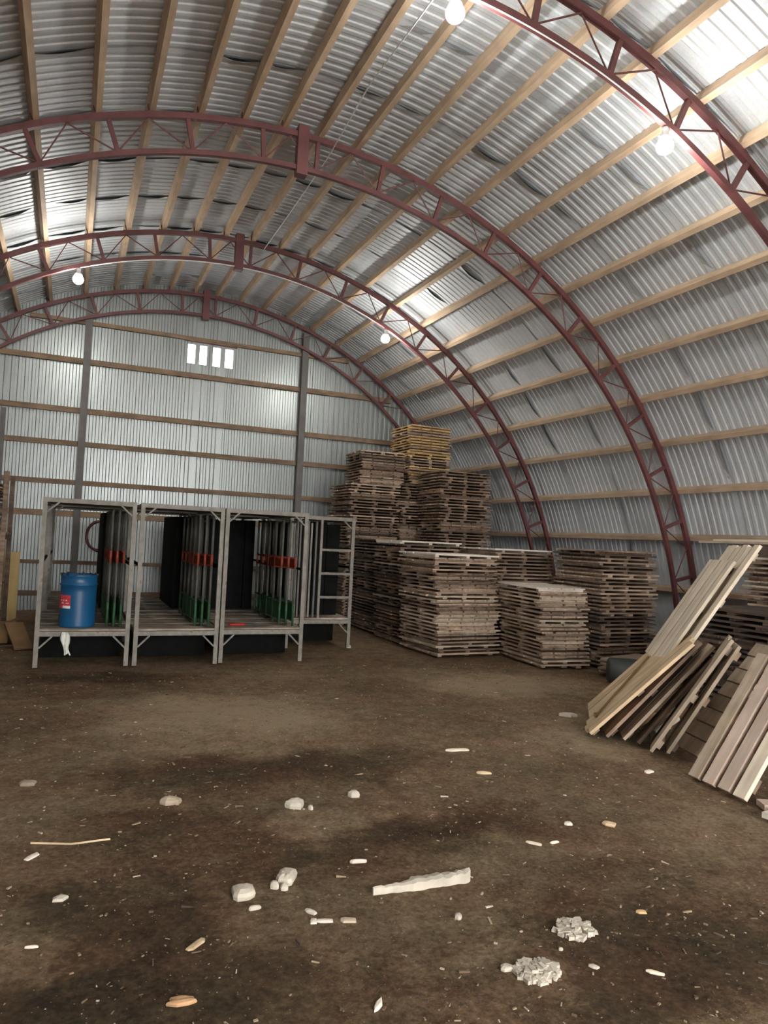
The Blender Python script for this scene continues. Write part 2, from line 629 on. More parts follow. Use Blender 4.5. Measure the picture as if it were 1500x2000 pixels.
# front wall behind the photographer: sheet metal with a wide open gateway
mb = MB()
GX0, GX1, GZ = -2.6, 2.6, 4.4
for lo, hi in ((-6.6, GX0), (GX0, GX1), (GX1, 6.6)):
    pts = profile_pts(lo, hi)
    for (xa, ha), (xb, hb) in zip(pts[:-1], pts[1:]):
        zl = GZ if (lo == GX0) else -.05
        if max(roof_z(xa), roof_z(xb)) <= zl: continue
        mb.quad([(xa, FRONT_Y - ha, zl), (xa, FRONT_Y - ha, roof_z(xa)), (xb, FRONT_Y - hb, roof_z(xb)), (xb, FRONT_Y - hb, zl)])
tag(mb.build('wall_front', M['wall']), kind='structure')

# ------------------------------------------------------------------ trusses
def chord_mesh(name, r, w, h):
    b = MB()
    n = 72
    p0 = math.asin((0.0 - ZC) / r)
    base = 0
    for i in range(n + 1):
        ph = p0 + (pi - 2 * p0) * i / n
        for rr, yy in ((r - h / 2, -w / 2), (r - h / 2, w / 2), (r + h / 2, w / 2), (r + h / 2, -w / 2)):
            v = arc(ph, rr)
            b.v.append((v.x, yy, max(v.z, 0.0)))
    for i in range(n):
        for k in range(4):
            l = (k + 1) % 4
            b.f.append((i * 4 + k, (i + 1) * 4 + k, (i + 1) * 4 + l, i * 4 + l))
            b.mi.append(0)
    b.f.append((0, 1, 2, 3)); b.mi.append(0)
    b.f.append((n * 4 + 3, n * 4 + 2, n * 4 + 1, n * 4)); b.mi.append(0)
    return b.mesh(name, M['truss'])


STRUT = [88.3 - 7.5 * k for k in range(12)] + [94.2 + 7.45 * k for k in range(12)]
STRUT.sort()

truss = empty('arched_truss', (0, TY[0], 0))
link('top_chord', chord_mesh('top_chord', R, .06, .065), truss)
link('bottom_chord', chord_mesh('bottom_chord', R - D, .055, .055), truss)
for i, dg in enumerate(STRUT):
    ph = radians(dg)
    if arc(ph, R - D).z < .15: continue
    b = MB()
    b.beam(arc(ph, R - D + .02), arc(ph, R - .03), .045, .045, up=(0, 1, 0))
    b.build('strut', M['truss'], truss)
    for s in (-1, 1):
        # diagonal rods run from the foot of a strut to the middle of the bay above
        j = i + s
        if not 0 <= j < len(STRUT): continue
        if abs(STRUT[j] - dg) < 6.5 and s == 1 and dg > 86 and dg < 90: mid = radians(91.4)
        elif abs(STRUT[j] - dg) < 6.5 and s == -1 and dg > 93 and dg < 95: mid = radians(91.2)
        else: mid = radians((STRUT[j] + dg) / 2)
        if arc(mid, R).z < .1: continue
        c = MB()
        c.tube([arc(ph, R - D + .02) + Vector((0, s * .006, 0)), arc(mid, R - .03) + Vector((0, s * .006, 0))], .0085, 6)
        c.build('diagonal_rod', M['truss'], truss)
b = MB()
o = Vector((0, 0, ZC))
b.box(-.065, .065, -.06, .06, ZC + R - D - .09, ZC + R + .10)
b.build('apex_plate', M['truss'], truss)
for dg in PURLIN_DEG:
    ph = radians(dg)
    d = Vector((cos(ph), 0, sin(ph)))
    t = Vector((-sin(ph), 0, cos(ph)))
    s = 1 if dg < 90 else -1          # cleat stands on the downhill side of its purlin
    b = MB()
    b.obox(Vector((0, 0, ZC)), d, t, Vector((0, 1, 0)), R + .033, R + .105, *sorted((-s * .0315, -s * .041)), -.03, .03)
    b.obox(Vector((0, 0, ZC)), d, t, Vector((0, 1, 0)), R + .0325, R + .039, *sorted((-s * .041, -s * .085)), -.03, .03)
    b.build('purlin_cleat', M['truss'], truss)
tdesc = ['red-brown steel arch truss nearest the camera, holding two lit lamps at top right',
         'red-brown steel arch truss spanning the middle of the hall, second nearest the camera',
         'red-brown steel arch truss just behind the middle one, lamps at left and right',
         'red-brown steel arch truss standing against the back wall']
for i, yy in enumerate(TY):
    o = truss if i == 0 else copy_tree(truss)
    o.location = (0, yy, 0)
    tag(o, tdesc[i], 'roof truss', 'arched steel roof trusses')

# ------------------------------------------------------------------ purlins
pm = MB()
pm.box(PUR_IN, PUR_OUT, FRONT_Y + .02, WALL_Y - .08, -.031, .031)
pmesh = pm.mesh('purlin', M['purlin'])
nr = len(PURLIN_DEG) // 2
for k, dg in enumerate(PURLIN_DEG):
    o = link('roof_purlin', pmesh)
    o.location = (0, 0, ZC)
    o.rotation_euler = (0, -radians(dg), 0)
    if k < nr:
        lab = 'long pine roof purlin on the right slope, %s up from the floor' % ordinal(k + 1) if k < 9 else \
              'long pine roof purlin on the right slope, %s from the ridge' % ordinal(nr - k)
    else:
        kk = k - nr
        lab = 'long pine roof purlin on the left slope, %s from the ridge' % ordinal(kk + 1) if kk < 8 else \
              'long pine roof purlin on the left slope, %s up from the floor' % ordinal(nr - kk)
    tag(o, lab, 'purlin', 'pine purlins under the curved roof')

# ------------------------------------------------------------------ back wall posts and girts
for x, zt, w, lab in ((-2.13, None, .125, 'tall grey post on the back wall, left of the bright windows'),
                      (2.12, None, .125, 'tall grey post on the back wall, right of the bright windows'),
                      (-3.46, 3.64, .07, 'short thin grey post on the back wall at the left edge of the photo')):
    b = MB()
    top = zt or (roof_z(x, R - D) - .02 if False else roof_z(x, R - .05))
    yb0 = TY[3] + .034
    b.box(x - w / 2, x + w / 2, yb0, yb0 + .085, -.02, top)
    tag(b.build('wall_post', M['post']), lab, 'post')
GZS = [(.30, .09), (.88, .07), (1.79, .11), (2.38, .09), (3.11, .095), (3.74, .10), (4.68, .10), (5.42, .075)]
for k, (z, h) in enumerate(GZS):
    hw = sqrt(PUR_IN ** 2 - (z - ZC + h / 2) ** 2) - .10
    b = MB()
    b.box(-hw, hw, TY[3] + .122, TY[3] + .184, z - h / 2, z + h / 2)
    lab = 'horizontal timber girt across the back wall, %s from the top' % ordinal(len(GZS) - k)
    tag(b.build('wall_girt', M['girt'] if k in (1, 2, 5, 6) else M['girt']), lab, 'girt', 'timber girts on the back wall')

# ------------------------------------------------------------------ lamps
def lamp(x, yy, label):
    ztop = ZC + sqrt((R - D - .028) ** 2 - x * x)
    root = empty('hanging_lamp', (x, yy, ztop))
    b = MB()
    b.lathe([(.028, -.075), (.030, -.02), (.022, 0.0)], 16)
    b.build('socket', M['lampbody'], root, True)
    b = MB()
    b.lathe([(.055, -.115), (.05, -.095), (.034, -.075), (.03, -.07)], 20)
    b.build('heat_sink', M['lampbody'], root, True)
    b = MB()
    prof = [(.004, -.245)] + [(.075 * sin(pi * t / 12), -.175 - .07 * cos(pi * t / 12)) for t in range(1, 10)] + [(.053, -.116)]
    b.lathe(prof, 24)
    b.build('diffuser', M['glow'], root, True)
    tag(root, label, 'lamp', 'lit lamps hung from the trusses')


lamp(2.40, TY[0], 'bright round lamp under the nearest truss, at the upper right of the photo')
lamp(.26, TY[0], 'bright round lamp under the nearest truss, cut by the top edge of the photo')
lamp(-2.34, TY[2], 'bright round lamp at the left, under the truss before the back wall one')
lamp(2.62, TY[2], 'bright round lamp at centre right, above the stacked panels')

# cables
b = MB()
pts = []
for t, (x, yy, z) in enumerate([(.0, 3.3, 5.55), (.06, 4.89, 5.71), (.18, 6.5, 5.99), (.31, 8.16, 6.07), (.35, 10, 6.12), (.39, 11.56, 6.20)]):
    pts.append((x, yy, z))
b.tube(pts, .006, 6)
tag(b.build('cable', M['wire']), 'thin white cable slung lengthwise under the ridge between the trusses', 'cable')
b = MB()
b.tube([arc(radians(d), R - D - .036) + Vector((0, TY[0] - .02, 0)) for d in [86.5 - 1.0 * i for i in range(20)]], .007, 6)
tag(b.build('cable', M['wire']), 'white cable clipped along the bottom chord of the nearest truss', 'cable')
b = MB()
b.tube([arc(radians(d), R - D - .036) + Vector((0, TY[2] - .02, 0)) for d in [112.5 - 2.0 * i for i in range(24)]], .008, 6)
tag(b.build('cable', M['wire']), 'pale cable clipped under the truss with lamps at left and centre right', 'cable')

# ------------------------------------------------------------------ decking panels
TH = .053


def panel_meshes(sx, sy, seed, mname):
    """boards along local x; three cross battens under them"""
    rnd = random.Random(seed)
    b = MB()
    n = 5 if sy > .9 else 4
    p = sy / n
    for k in range(n):
        g0, g1 = rnd.uniform(.004, .012), rnd.uniform(.004, .012)
        e0, e1 = rnd.uniform(-.022, .016), rnd.uniform(-.022, .016)
        zt = TH - rnd.uniform(0.0, .004)
        ya, yb = -sy / 2 + k * p + g0, -sy / 2 + (k + 1) * p - g1
        # slight wane: one long edge chamfered
        w = rnd.uniform(.002, .010)
        xa, xb = -sx / 2 + e0, sx / 2 + e1
        zb = .030
        b.hexa([(xa, ya, zb), (xb, ya, zb), (xb, yb, zb), (xa, yb, zb),
                (xa, ya + w, zt), (xb, ya + w, zt), (xb, yb - w * .6, zt), (xa, yb - w * .6, zt)])
    deck = b
    bats = []
    for k in (-1, 0, 1):
        c = MB()
        bx = k * (sx / 2 - rnd.choice((.05, .08, .14, .19))) + rnd.uniform(-.01, .01)
        ins = rnd.choice((.0, .03, .06))
        e0, e1 = -ins + rnd.uniform(-.02, .006), -ins + rnd.uniform(-.02, .006)
        hw = rnd.uniform(.028, .04)
        c.box(bx - hw, bx + hw, -sy / 2 - e0, sy / 2 + e1, 0, .030)
        bats.append(c)
    return deck, bats


LIB = {}


def panel_lib(sx, sy, v, mname, parts):
    key = (sx, sy, v, mname, parts)
    if key in LIB: return LIB[key]
    deck, bats = panel_meshes(sx, sy, hash((sx, sy, v)) % 9999 if False else int(sx * 100) * 31 + int(sy * 100) * 7 + v, mname)
    if parts:
        LIB[key] = (deck.mesh('board_deck', M[mname]), [c.mesh('batten', M[mname]) for c in bats])
    else:
        for c in bats:
            n = len(deck.v)
            deck.v += c.v
            deck.f += [tuple(i + n for i in q) for q in c.f]
            deck.mi += c.mi
        LIB[key] = (deck.mesh('decking_panel', M[mname]), None)
    return LIB[key]


PANELS = 0


def put_panel(loc, rz, sx, sy, v, mname, parts, label, group):
    global PANELS
    PANELS += 1
    deck, bats = panel_lib(sx, sy, v, mname, parts)
    if parts:
        root = empty('decking_panel', loc, rz)
        link('board_deck', deck, root)
        for c in bats:
            link('batten', c, root)
    else:
        root = link('decking_panel', deck)
        root.location = loc
        root.rotation_euler = (0, 0, rz)
    tag(root, label, 'wooden panel', group)
    return root


HID = MB()     # the panels buried inside the block of stacks


def stack(name, x0, x1, y0, y1, z0, z1, rot, mats, parts, seed, lean=(0, 0), hidden_below=0.0, top=None, cross=.35, jit=.022):
    rnd = random.Random(seed)
    sx, sy = round(x1 - x0, 2), round(y1 - y0, 2)
    cx, cy = (x0 + x1) / 2, (y0 + y1) / 2
    n = int(round((z1 - z0) / TH))
    nh = int(hidden_below / TH)
    run, lastx = 0, False
    for k in range(n):
        z = z0 + k * TH
        t = k / max(1, n)
        px = cx + lean[0] * t + rnd.uniform(-jit, jit)
        py = cy + lean[1] * t + rnd.uniform(-jit, jit)
        if k < nh:
            HID.box(px - sx / 2, px + sx / 2, py - sy / 2, py + sy / 2, z + .0275, z + TH - .001)
            for bx in (-.48, 0, .48):
                HID.box(px + bx * sx - .03 * (1 - bx), px + bx * sx + .03 * (1 + bx), py - sy / 2, py + sy / 2, z, z + .0275)
            continue
        if run <= 0:
            lastx = rnd.random() < cross
            run = rnd.randint(1, 5)
        run -= 1
        quarter = lastx
        rz = radians(rot) + rnd.uniform(-.028, .028) + (pi if rnd.random() < .5 else 0)
        v = rnd.randint(0, 5)
        mname = top if (top and k == n - 1) else rnd.choice(mats)  # top panel paler: pale dust and the light on it, both in colour
        if quarter:
            a, b_ = sy, sx
            rz += pi / 2
        else:
            a, b_ = sx, sy
        lab = '%s decking panel, %s from the %s in %s' % (
            {'weathered': 'weathered', 'brown': 'brown', 'dark': 'dark', 'orange': 'orange-toned', 'pale': 'pale dusty', 'fresh': 'light',
             'grey_board': 'grey-tan'}[mname], ordinal(n - k) if k > n // 2 else ordinal(k + 1 + 0), 'top' if k > n // 2 else 'bottom', name)
        put_panel((px, py, z), rz, a, b_, v, mname, parts, lab, 'panels in ' + name)


W_ = ['weathered', 'weathered', 'brown']
B_ = ['brown', 'brown', 'weathered', 'dark']
# front row
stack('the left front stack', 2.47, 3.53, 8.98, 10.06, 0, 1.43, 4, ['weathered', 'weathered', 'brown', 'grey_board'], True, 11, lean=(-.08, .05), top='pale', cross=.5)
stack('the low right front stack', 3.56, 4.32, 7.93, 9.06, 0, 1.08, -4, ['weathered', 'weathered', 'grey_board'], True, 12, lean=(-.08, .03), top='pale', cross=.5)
stack('the tall stack right of the low one', 4.40, 5.42, 7.92, 8.94, 0, 1.59, 2, ['brown', 'weathered', 'brown', 'weathered', 'dark'], True, 13, lean=(0, .02), cross=.2)
# second row
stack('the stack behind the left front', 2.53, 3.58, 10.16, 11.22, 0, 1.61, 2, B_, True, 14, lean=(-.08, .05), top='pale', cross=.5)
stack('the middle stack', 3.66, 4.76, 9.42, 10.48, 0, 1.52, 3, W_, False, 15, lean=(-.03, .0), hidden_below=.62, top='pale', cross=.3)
# third row
stack('the dark stack beside the ladder rack', 2.54, 3.58, 11.33, 12.36, 0, 1.60, 1, ['dark', 'brown', 'brown'], False, 16, lean=(-.02, 0), cross=.3)
stack('the tall stack nearest the roof', 3.80, 4.82, 11.36, 12.40, 0, 2.86, -2, ['brown', 'brown', 'weathered'], False, 17, lean=(-.08, 0), hidden_below=1.33, cross=.3)
# rear row
stack('the tall left rear stack', 2.40, 3.43, 12.46, 13.50, 0, 2.58, 2, B_ + ['weathered'], False, 18, hidden_below=1.20, cross=.45, jit=.022)
stack('the topmost left pile', 2.66, 3.55, 12.52, 13.50, int(round(2.58 / TH)) * TH, 3.22, -3, W_, False, 19, cross=.6, jit=.022)
stack('the stack under the orange pile', 3.49, 4.46, 12.48, 13.50, 0, 2.66, -1, B_, False, 20, lean=(-.03, 0), hidden_below=1.33, cross=.35)
stack('the orange pile at the very top', 3.64, 4.52, 12.55, 13.50, int(round(2.66 / TH)) * TH, 3.84, 1, ['orange', 'orange', 'orange', 'weathered'], False, 21, lean=(-.02, 0), cross=.85, jit=.012)
# right edge and left edge
stack('the right edge stack', 4.93, 5.93, 5.04, 6.08, 0, 1.59, 0, ['weathered', 'grey_board', 'brown'], True, 22, cross=.3, jit=.035)
stack('the low pile behind the tub', 4.18, 5.08, 6.78, 7.68, 0, .22, 20, ['weathered', 'grey_board'], True, 23, top='grey_board', cross=.3, jit=.04)
stack('the left edge stack', -4.15, -3.13, 11.30, 12.32, 0, 1.03, 0, ['dark', 'brown'], False, 24, cross=.3, jit=.03)
if HID.v:
    o = HID.build('decking_panel', M['brown'])
    tag(o, 'weathered panels buried inside the block of tall rear stacks', 'wooden panel', kind='stuff')

# shelf at the left edge carrying more panels
sh = empty('timber_shelf', (-3.64, 11.81, 0))
for sx in (-.57, .57):
    for sy in (-.57, .57):
        b = MB(); b.box(sx - .03, sx + .03, sy - .03, sy + .03, 0, 2.28); b.build('post', M['brown'], sh)
b = MB()
for k in range(6):
    b.box(-.6, .6, -.52 + .175 * k, -.52 + .175 * k + .16, 1.40, 1.43)
b.build('shelf_boards', M['brown'], sh)
for sx in (-.57, .57):
    b = MB(); b.box(sx - .025, sx + .025, -.54, .54, 1.34, 1.40); b.build('bearer', M['brown'], sh)
tag(sh, 'tall brown timber shelf at the left edge loaded with dark panels', 'shelf')
stack('the left shelf pile', -4.15, -3.15, 11.32, 12.3, 1.43, 2.14, 0, ['dark', 'brown', 'weathered'], False, 25, cross=.3, jit=.02)

# planks lying on the right edge stack
K_TOP = int(round(1.59 / TH)) * TH
for i, (xa, ya, ln, az, z, mn, lab) in enumerate([
        (5.02, 4.7, 2.15, 88, 0, 'grey_board', 'long grey plank lying on the right edge stack, nearest its left side'),
        (5.20, 4.6, 2.1, 90, 0, 'weathered', 'long weathered plank lying on the right edge stack, behind the grey one'),
        (5.06, 4.75, 2.05, 84, .028, 'pale', 'pale plank lying crooked across others on the right edge stack')]):
    b = MB()
    b.box(0, ln, -.065, .065, 0, .0275)
    o = b.build('loose_plank', M[mn], None, False, (xa, ya, K_TOP + .15 + z))
    o.rotation_euler = (0, 0, radians(az))
    tag(o, lab, 'plank', 'loose planks on the right edge stack')

for yb, lab in ((5.2, 'squared timber bearer on the right edge stack, nearer one'), (5.95, 'squared timber bearer on the right edge stack, farther one')):
    b = MB(); b.box(4.96, 5.86, yb - .05, yb + .05, K_TOP + .001, K_TOP + .149)
    tag(b.build('timber_bearer', M['dark']), lab, 'timber', 'bearers on the right edge stack')

# ------------------------------------------------------------------ leaning panels on the right
def lean_root(name, B, az, tilt, label, cat='wooden panel', group='panels leaning at the right'):
    a, t = radians(az), radians(tilt)
    l = Vector((cos(a) * cos(t), sin(a) * cos(t), sin(t)))
    e = Vector((-sin(a), cos(a), 0))
    n = l.cross(e)
    m = Matrix((l, e, n)).transposed().to_4x4()
    m.translation = Vector(B)
    o = empty(name)
    o.matrix_world = m
    return tag(o, label, cat, group)


def lean_panel(B, az, tilt, w, L, nb, mname, label, seed, bat='under', bmat=None, across=False, gap=.010, th=.026, jag=.02):
    rnd = random.Random(seed)
    o = lean_root('leaning_panel', B, az, tilt, label)
    n = nb
    p = (L if across else w) / n
    for k in range(n):
        b = MB()
        g = rnd.uniform(.75, 1.0) * gap
        e0, e1 = rnd.uniform(-jag, jag * .3), rnd.uniform(-jag * .4, jag)
        if e0 < 0 and not across: e0 = rnd.uniform(0, jag)
        dz = rnd.uniform(-.003, .002)
        if across:
            b.box(k * p, (k + 1) * p - g, e0, w + e1, -th + dz, dz)
        else:
            b.box(max(0, e0), L + e1, k * p, (k + 1) * p - g, -th + dz, dz)
        ob = b.build('board', M[mname], o)
    for q in (.07, .5, .93):
        b = MB()
        if across:
            b.box(.01, L - .01, q * w - .035, q * w + .035, -th - .034, -th - .004)
        else:
            b.box(q * L - .035, q * L + .035, min(.09, w * .2), w - .05, -th - .034, -th - .004)
        b.build('batten', M[bmat or mname], o)
    return o


WB = ground(1142, 1445)
wz = .03
lean_panel((WB.x, WB.y, wz), -37.5, 46.0, 1.12, 1.16, 7, 'fresh2', 'lower leaning panel of yellowish boards with a rusty rod lying across it', 31, bmat='brown', gap=.012, jag=.07)
lean_panel((2.47, 4.815, 0.63), -34.3, 58.5, .84, 1.08, 6, 'fresh', 'upper leaning panel of pale clean boards, second highest in the pile', 32, bmat='dark', gap=.022, jag=.008)
lean_panel((2.51, 4.622, .742), -34.3, 58.5, .96, 1.10, 6, 'fresh', 'topmost leaning panel of pale boards, sticking up against the wall purlin', 33, bmat='grey_board', gap=.020, jag=.02)
P2 = ground(1180, 1447)
lean_panel((P2.x, P2.y, .03), -36, 49.5, 1.05, 1.10, 6, 'brown', 'dark leaning panel seen edge on, next under the yellowish panel', 34, bmat='dark')
P3 = ground(1213, 1452)
lean_panel((P3.x, P3.y, .03), -36, 50.5, 1.05, 1.06, 6, 'grey_board', 'leaning panel seen edge on, second one under the yellowish panel', 35, bmat='brown')
P4 = ground(1268, 1475)
lean_panel((P4.x, P4.y, .03), -46, 59, .42, 1.06, 4, 'grey_board', 'tan leaning boards seen edge on, left of the spaced slat pallet', 36, bmat='grey_board')
P5 = ground(1303, 1482)
lean_panel((P5.x, P5.y + .02, .03), -44, 61, .36, 1.0, 3, 'grey_board', 'grey-tan leaning boards seen edge on, right beside the spaced slat pallet', 37, bmat='brown')
P6 = ground(1243, 1458)
lean_panel((P6.x, P6.y, .03), -42, 53, .26, .92, 2, 'brown', 'brown leaning boards in the shadow left of the tan edge-on boards', 39, bmat='dark')
Q0 = ground(1352, 1488)
lean_panel((Q0.x + .02, Q0.y - .02, .05), -16, 50, .32, 1.10, 8, 'grey_board', 'leaning panel of short cross boards behind the spaced slat pallet', 38, across=True, bmat='brown', gap=.014)
# spaced slat pallet, nearest the camera
pr = lean_root('slat_pallet', (1.872, 3.44, .02), -5, 55, 'leaning pallet of four wide spaced slats at the right edge, nearest the camera', 'pallet', None)
for k, (mn, l0, l1) in enumerate([('fresh', 0, 1.02), ('pink', .005, 1.08), ('pink', .0, 1.10), ('grey_board', .0, 1.05)]):
    b = MB()
    yk = .0 + k * .138
    b.box(l0, l1, yk, yk + .095, -.035, 0)
    b.build('slat', M[mn], pr)
for q in (.12, .38, .62, .88):
    b = MB()
    b.box(q - .05, q + .05, .0, .50, -.062, -.037)
    b.build('cross_board', M['brown'], pr)
# dark pile added to fill the shade behind the leaning boards
stack('the dark filler pile behind the leaning boards', 3.76, 4.76, 4.74, 5.74, 0, 1.06, 0, ['dark'], False, 26, cross=.3, jit=.03)
# rusty rod on the yellowish panel
a_, t_ = radians(-37.5), radians(46)
l_ = Vector((cos(a_) * cos(t_), sin(a_) * cos(t_), sin(t_))); e_ = Vector((-sin(a_), cos(a_), 0)); n_ = l_.cross(e_)
b = MB()
Bv = Vector((WB.x, WB.y, wz)) + n_ * .016
b.tube([Bv + l_ * .16 + e_ * .27, Bv + l_ * .40 + e_ * .42 + n_ * .004, Bv + l_ * .62 + e_ * .60, Bv + l_ * .82 + e_ * .74], .010, 8)
b.tube([Bv + l_ * .15 + e_ * .255 + n_ * .004, Bv + l_ * .155 + e_ * .32 + n_ * .004], .016, 8)
tag(b.build('rusty_rod', M['cardboard']), 'thin rusty rod with a stubby foot lying across the yellowish leaning panel', 'rod')
# boards lying on the ground at the lower right corner
for (xa, ya, ln, az, wd, z, mn, lab) in [(1.90, 3.34, .55, -28, .12, .012, 'pink', 'pinkish board lying on the ground at the right edge, under the slat pallet'),
                                         (1.76, 3.16, .5, 8, .10, .012, 'pale', 'white-dusted board end on the ground at the right edge, lowest of the wood')]:
    b = MB(); b.box(0, ln, -wd / 2, wd / 2, 0, .035)
    o = b.build('loose_plank', M[mn], None, False, (xa, ya, z - .012)); o.rotation_euler = (0, 0, radians(az))
    tag(o, lab, 'plank', 'loose boards at the lower right')
# odd off-cuts between the edge-on panels
for i, (px, py, z, mn, lab) in enumerate([(1232, 1424, .05, 'orange', 'small round yellow log end between the edge-on leaning panels'),
                                          (1277, 1432, .05, 'pale', 'small pale log end between the edge-on panels, right of the yellow one')]):
    g = ground(px, py, z)
    b = MB(); b.tube([(g.x, g.y, z), (g.x + .30, g.y + .04, z + .10)], .028, 10)
    tag(b.build('log_end', M[mn]), lab, 'log', 'log ends in the wood pile')

# dark tub lying behind the leaning boards
tb_ = empty('dark_tub', (3.96, 6.90, .155))
b = MB()
b.lathe([(.125, -.20), (.145, -.18), (.149, 0), (.152, .16), (.158, .17), (.158, .19), (.145, .19), (.140, -.15), (.02, -.17)], 28, cap1=True)
b.build('body', M['tub'], tb_, True)
b = MB()
b.tube([(.158 * cos(2 * pi * k / 28), .158 * sin(2 * pi * k / 28), .185) for k in range(28)], .010, 8, closed=True)
b.build('rim', M['tub'], tb_, True)
tb_.rotation_euler = (radians(92), 0, radians(58))
tag(tb_, 'dark grey-green round tub lying on its side behind the leaning boards', 'tub')

# ------------------------------------------------------------------ racks
def make_rack(w, d, label, rails=True):
    root = empty('steel_rack', (0, 0, 0))
    H, DZ, P = 1.88, .40, .048
    for x in (P / 2, w - P / 2):
        for yy in (P / 2, d - P / 2):
            b = MB(); b.box(x - P / 2, x + P / 2, yy - P / 2, yy + P / 2, 0, H); b.build('post', M['rack'], root)
        b = MB(); b.box(x - .02, x + .02, P, d - P, DZ - .055, DZ - .004); b.build('side_rail', M['rack'], root)
        b = MB(); b.box(x - .02, x + .02, P, d - P, H - .055, H - .01); b.build('side_rail', M['rack'], root)
        b = MB(); b.box(x - .012, x + .012, P, d - P, 1.14, 1.17); b.build('side_rail', M['rackshade'], root)
    for yy in (P / 2, d - P / 2):
        b = MB(); b.box(P, w - P, yy - .02, yy + .02, DZ - .058, DZ - .006); b.build('deck_beam', M['rack'], root)
        b = MB(); b.box(P, w - P, yy - .02, yy + .02, H - .052, H); b.build('top_beam', M['rack'], root)
    b = MB()
    n = int(d / .16)
    for k in range(n):
        b.box(.002, w - .002, P * .2 + k * (d - .02) / n, P * .2 + (k + 1) * (d - .02) / n - .008, DZ, DZ + .022 - (k % 3) * .002)
    b.build('deck_boards', M['deck'], root)
    b = MB()
    for k in range(n):
        b.box(P, w - P, .06 + k * (d - .12) / n, .06 + (k + 1) * (d - .12) / n - .004, H - .03, H - .006)
    b.build('roof_boards', M['dark'], root)
    b = MB(); b.box(P, w - P, .62, .64, .01, DZ - .06); b.build('shade_board', M['rackshade'], root)  # black board added to keep the space under the deck dark
    for s, x in ((1, P), (-1, w - P)):
        b = MB(); b.beam((x, .024, H - .16), (x + s * .13, .024, H - .04), .018, .028, up=(0, 1, 0)); b.build('corner_brace', M['rack'], root)
        b = MB(); b.beam((x, .024, DZ - .19), (x + s * .13, .024, DZ - .06), .018, .028, up=(0, 1, 0)); b.build('corner_brace', M['rack'], root)
    tag(root, label, 'rack', 'steel racks in a row before the back wall')
    return root


def scaffold_frame(root_loc, rz, label, ln=1.5):
    root = empty('scaffold_frame', root_loc, rz)
    n = 5
    for k in range(n):
        yy = ln * k / (n - 1)
        b = MB()
        b.tube([(0, yy, 0), (0, yy, .28)], .016, 8, mi=1)
        b.tube([(0, yy, .28), (0, yy, .74)], .016, 8, mi=0)
        b.tube([(0, yy, .74), (0, yy, .88)], .0165, 8, mi=2)
        b.tube([(0, yy, .88), (0, yy, 1.36)], .016, 8, mi=0)
        b.build('upright', [M['rackdim'], M['greenband'], M['redband']], root, True)
    for z, mm in ((.06, 'rackdim'), (.30, 'greenband'), (.74, 'redband'), (.86, 'redband'), (1.34, 'rackdim')):
        b = MB(); b.tube([(0, 0, z), (0, ln, z)], .013, 8); b.build('rail', M[mm], root, True)
    b = MB(); b.box(-.006, .006, .02, ln * .6, .75, .85); b.build('band_plate', M['redband'], root)
    b = MB(); b.box(-.005, .005, .05, ln * .8, .07, .29); b.build('netting', M['greenband'], root)
    return tag(root, label, 'scaffold frame', 'nested frames inside the racks')


RK = [(-2.525, 8.87, .99, 'steel rack holding the blue drum, leftmost of the row', 0),
      (-1.49, 8.87, .97, 'steel rack with an empty board deck, right of the drum rack', 0),
      (-.492, 8.93, 1.05, 'steel rack with a red tool on its deck, left of the ladder rack', 0)]
side = ['drum rack', 'empty middle rack', 'red tool rack']
for i, (x, yy, w, lab, rz) in enumerate(RK):
    r1 = make_rack(w, 1.9, lab)
    r1.location = (x, yy, 0)
    r1.rotation_euler = (0, 0, radians(rz) * .35)
    r2 = copy_tree(r1)
    r2.location = (x + .02, yy + 1.97, 0)
    tag(r2, 'second-row steel rack directly behind the ' + side[i], 'rack', 'steel racks in a row before the back wall')
    for k in range(3):
        scaffold_frame((x + w - .10 - .07 * k, yy + .16 + .07 * k, .424), radians(rz) * .35,
                       'upright red and green banded frame in the %s, %s from its right side' % (side[i], ordinal(k + 1)), 1.55 - .1 * k)
# sheets added to fill the dark second row, shade put into their black
for i, (xa, xb, lab) in enumerate([(-1.80, -1.58, 'shadow-black filler sheets standing upright behind the blue drum rack'),
                                   (-.80, -.55, 'shadow-black filler sheets standing upright behind the empty middle rack'),
                                   (-.36, .40, 'shadow-black filler sheets standing upright behind the red tool rack')]):
    root = empty('shade_filler', ((xa + xb) / 2, 11.9, .424))
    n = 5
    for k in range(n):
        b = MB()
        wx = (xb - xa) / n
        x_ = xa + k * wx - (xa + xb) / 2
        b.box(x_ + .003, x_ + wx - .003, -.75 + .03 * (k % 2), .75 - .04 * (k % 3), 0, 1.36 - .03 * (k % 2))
        b.build('sheet', M['rackshade'], root)
    tag(root, lab, 'sheet bundle', 'shadow-black filler sheets in the second row')

# ladder rack
lr = make_rack(.98, 1.7, 'steel rack with a ladder frame on its front, rightmost of the row')
lr.location = (.62, 9.97, 0)
b = MB()
for x in (.47, .945):
    b.box(x - .017, x + .017, -.006, .028, .424, 1.83)
b.build('ladder_rails', M['rack'], lr)
for z in (.72, 1.06, 1.40):
    b = MB(); b.box(.487, .928, .0, .024, z - .017, z + .017); b.build('ladder_rung', M['rack'], lr)
for k in range(7):
    b = MB()
    x = .09 + .055 * k
    b.box(x - .013, x + .013, .08 + .03 * (k % 3), .11 + .03 * (k % 3), .424, 1.80 - .02 * (k % 2))
    b.build('upright_bar', M['rack' if k % 2 else 'post'], lr)
root = empty('shade_filler', (1.11, 10.95, .424))  # added filler again, the rack's inner shade as its black
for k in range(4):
    b = MB(); b.box(-.42 + .21 * k, -.42 + .21 * k + .2, -.55, .60, 0, 1.38 - .03 * (k % 2)); b.build('sheet', M['rackshade'], root)
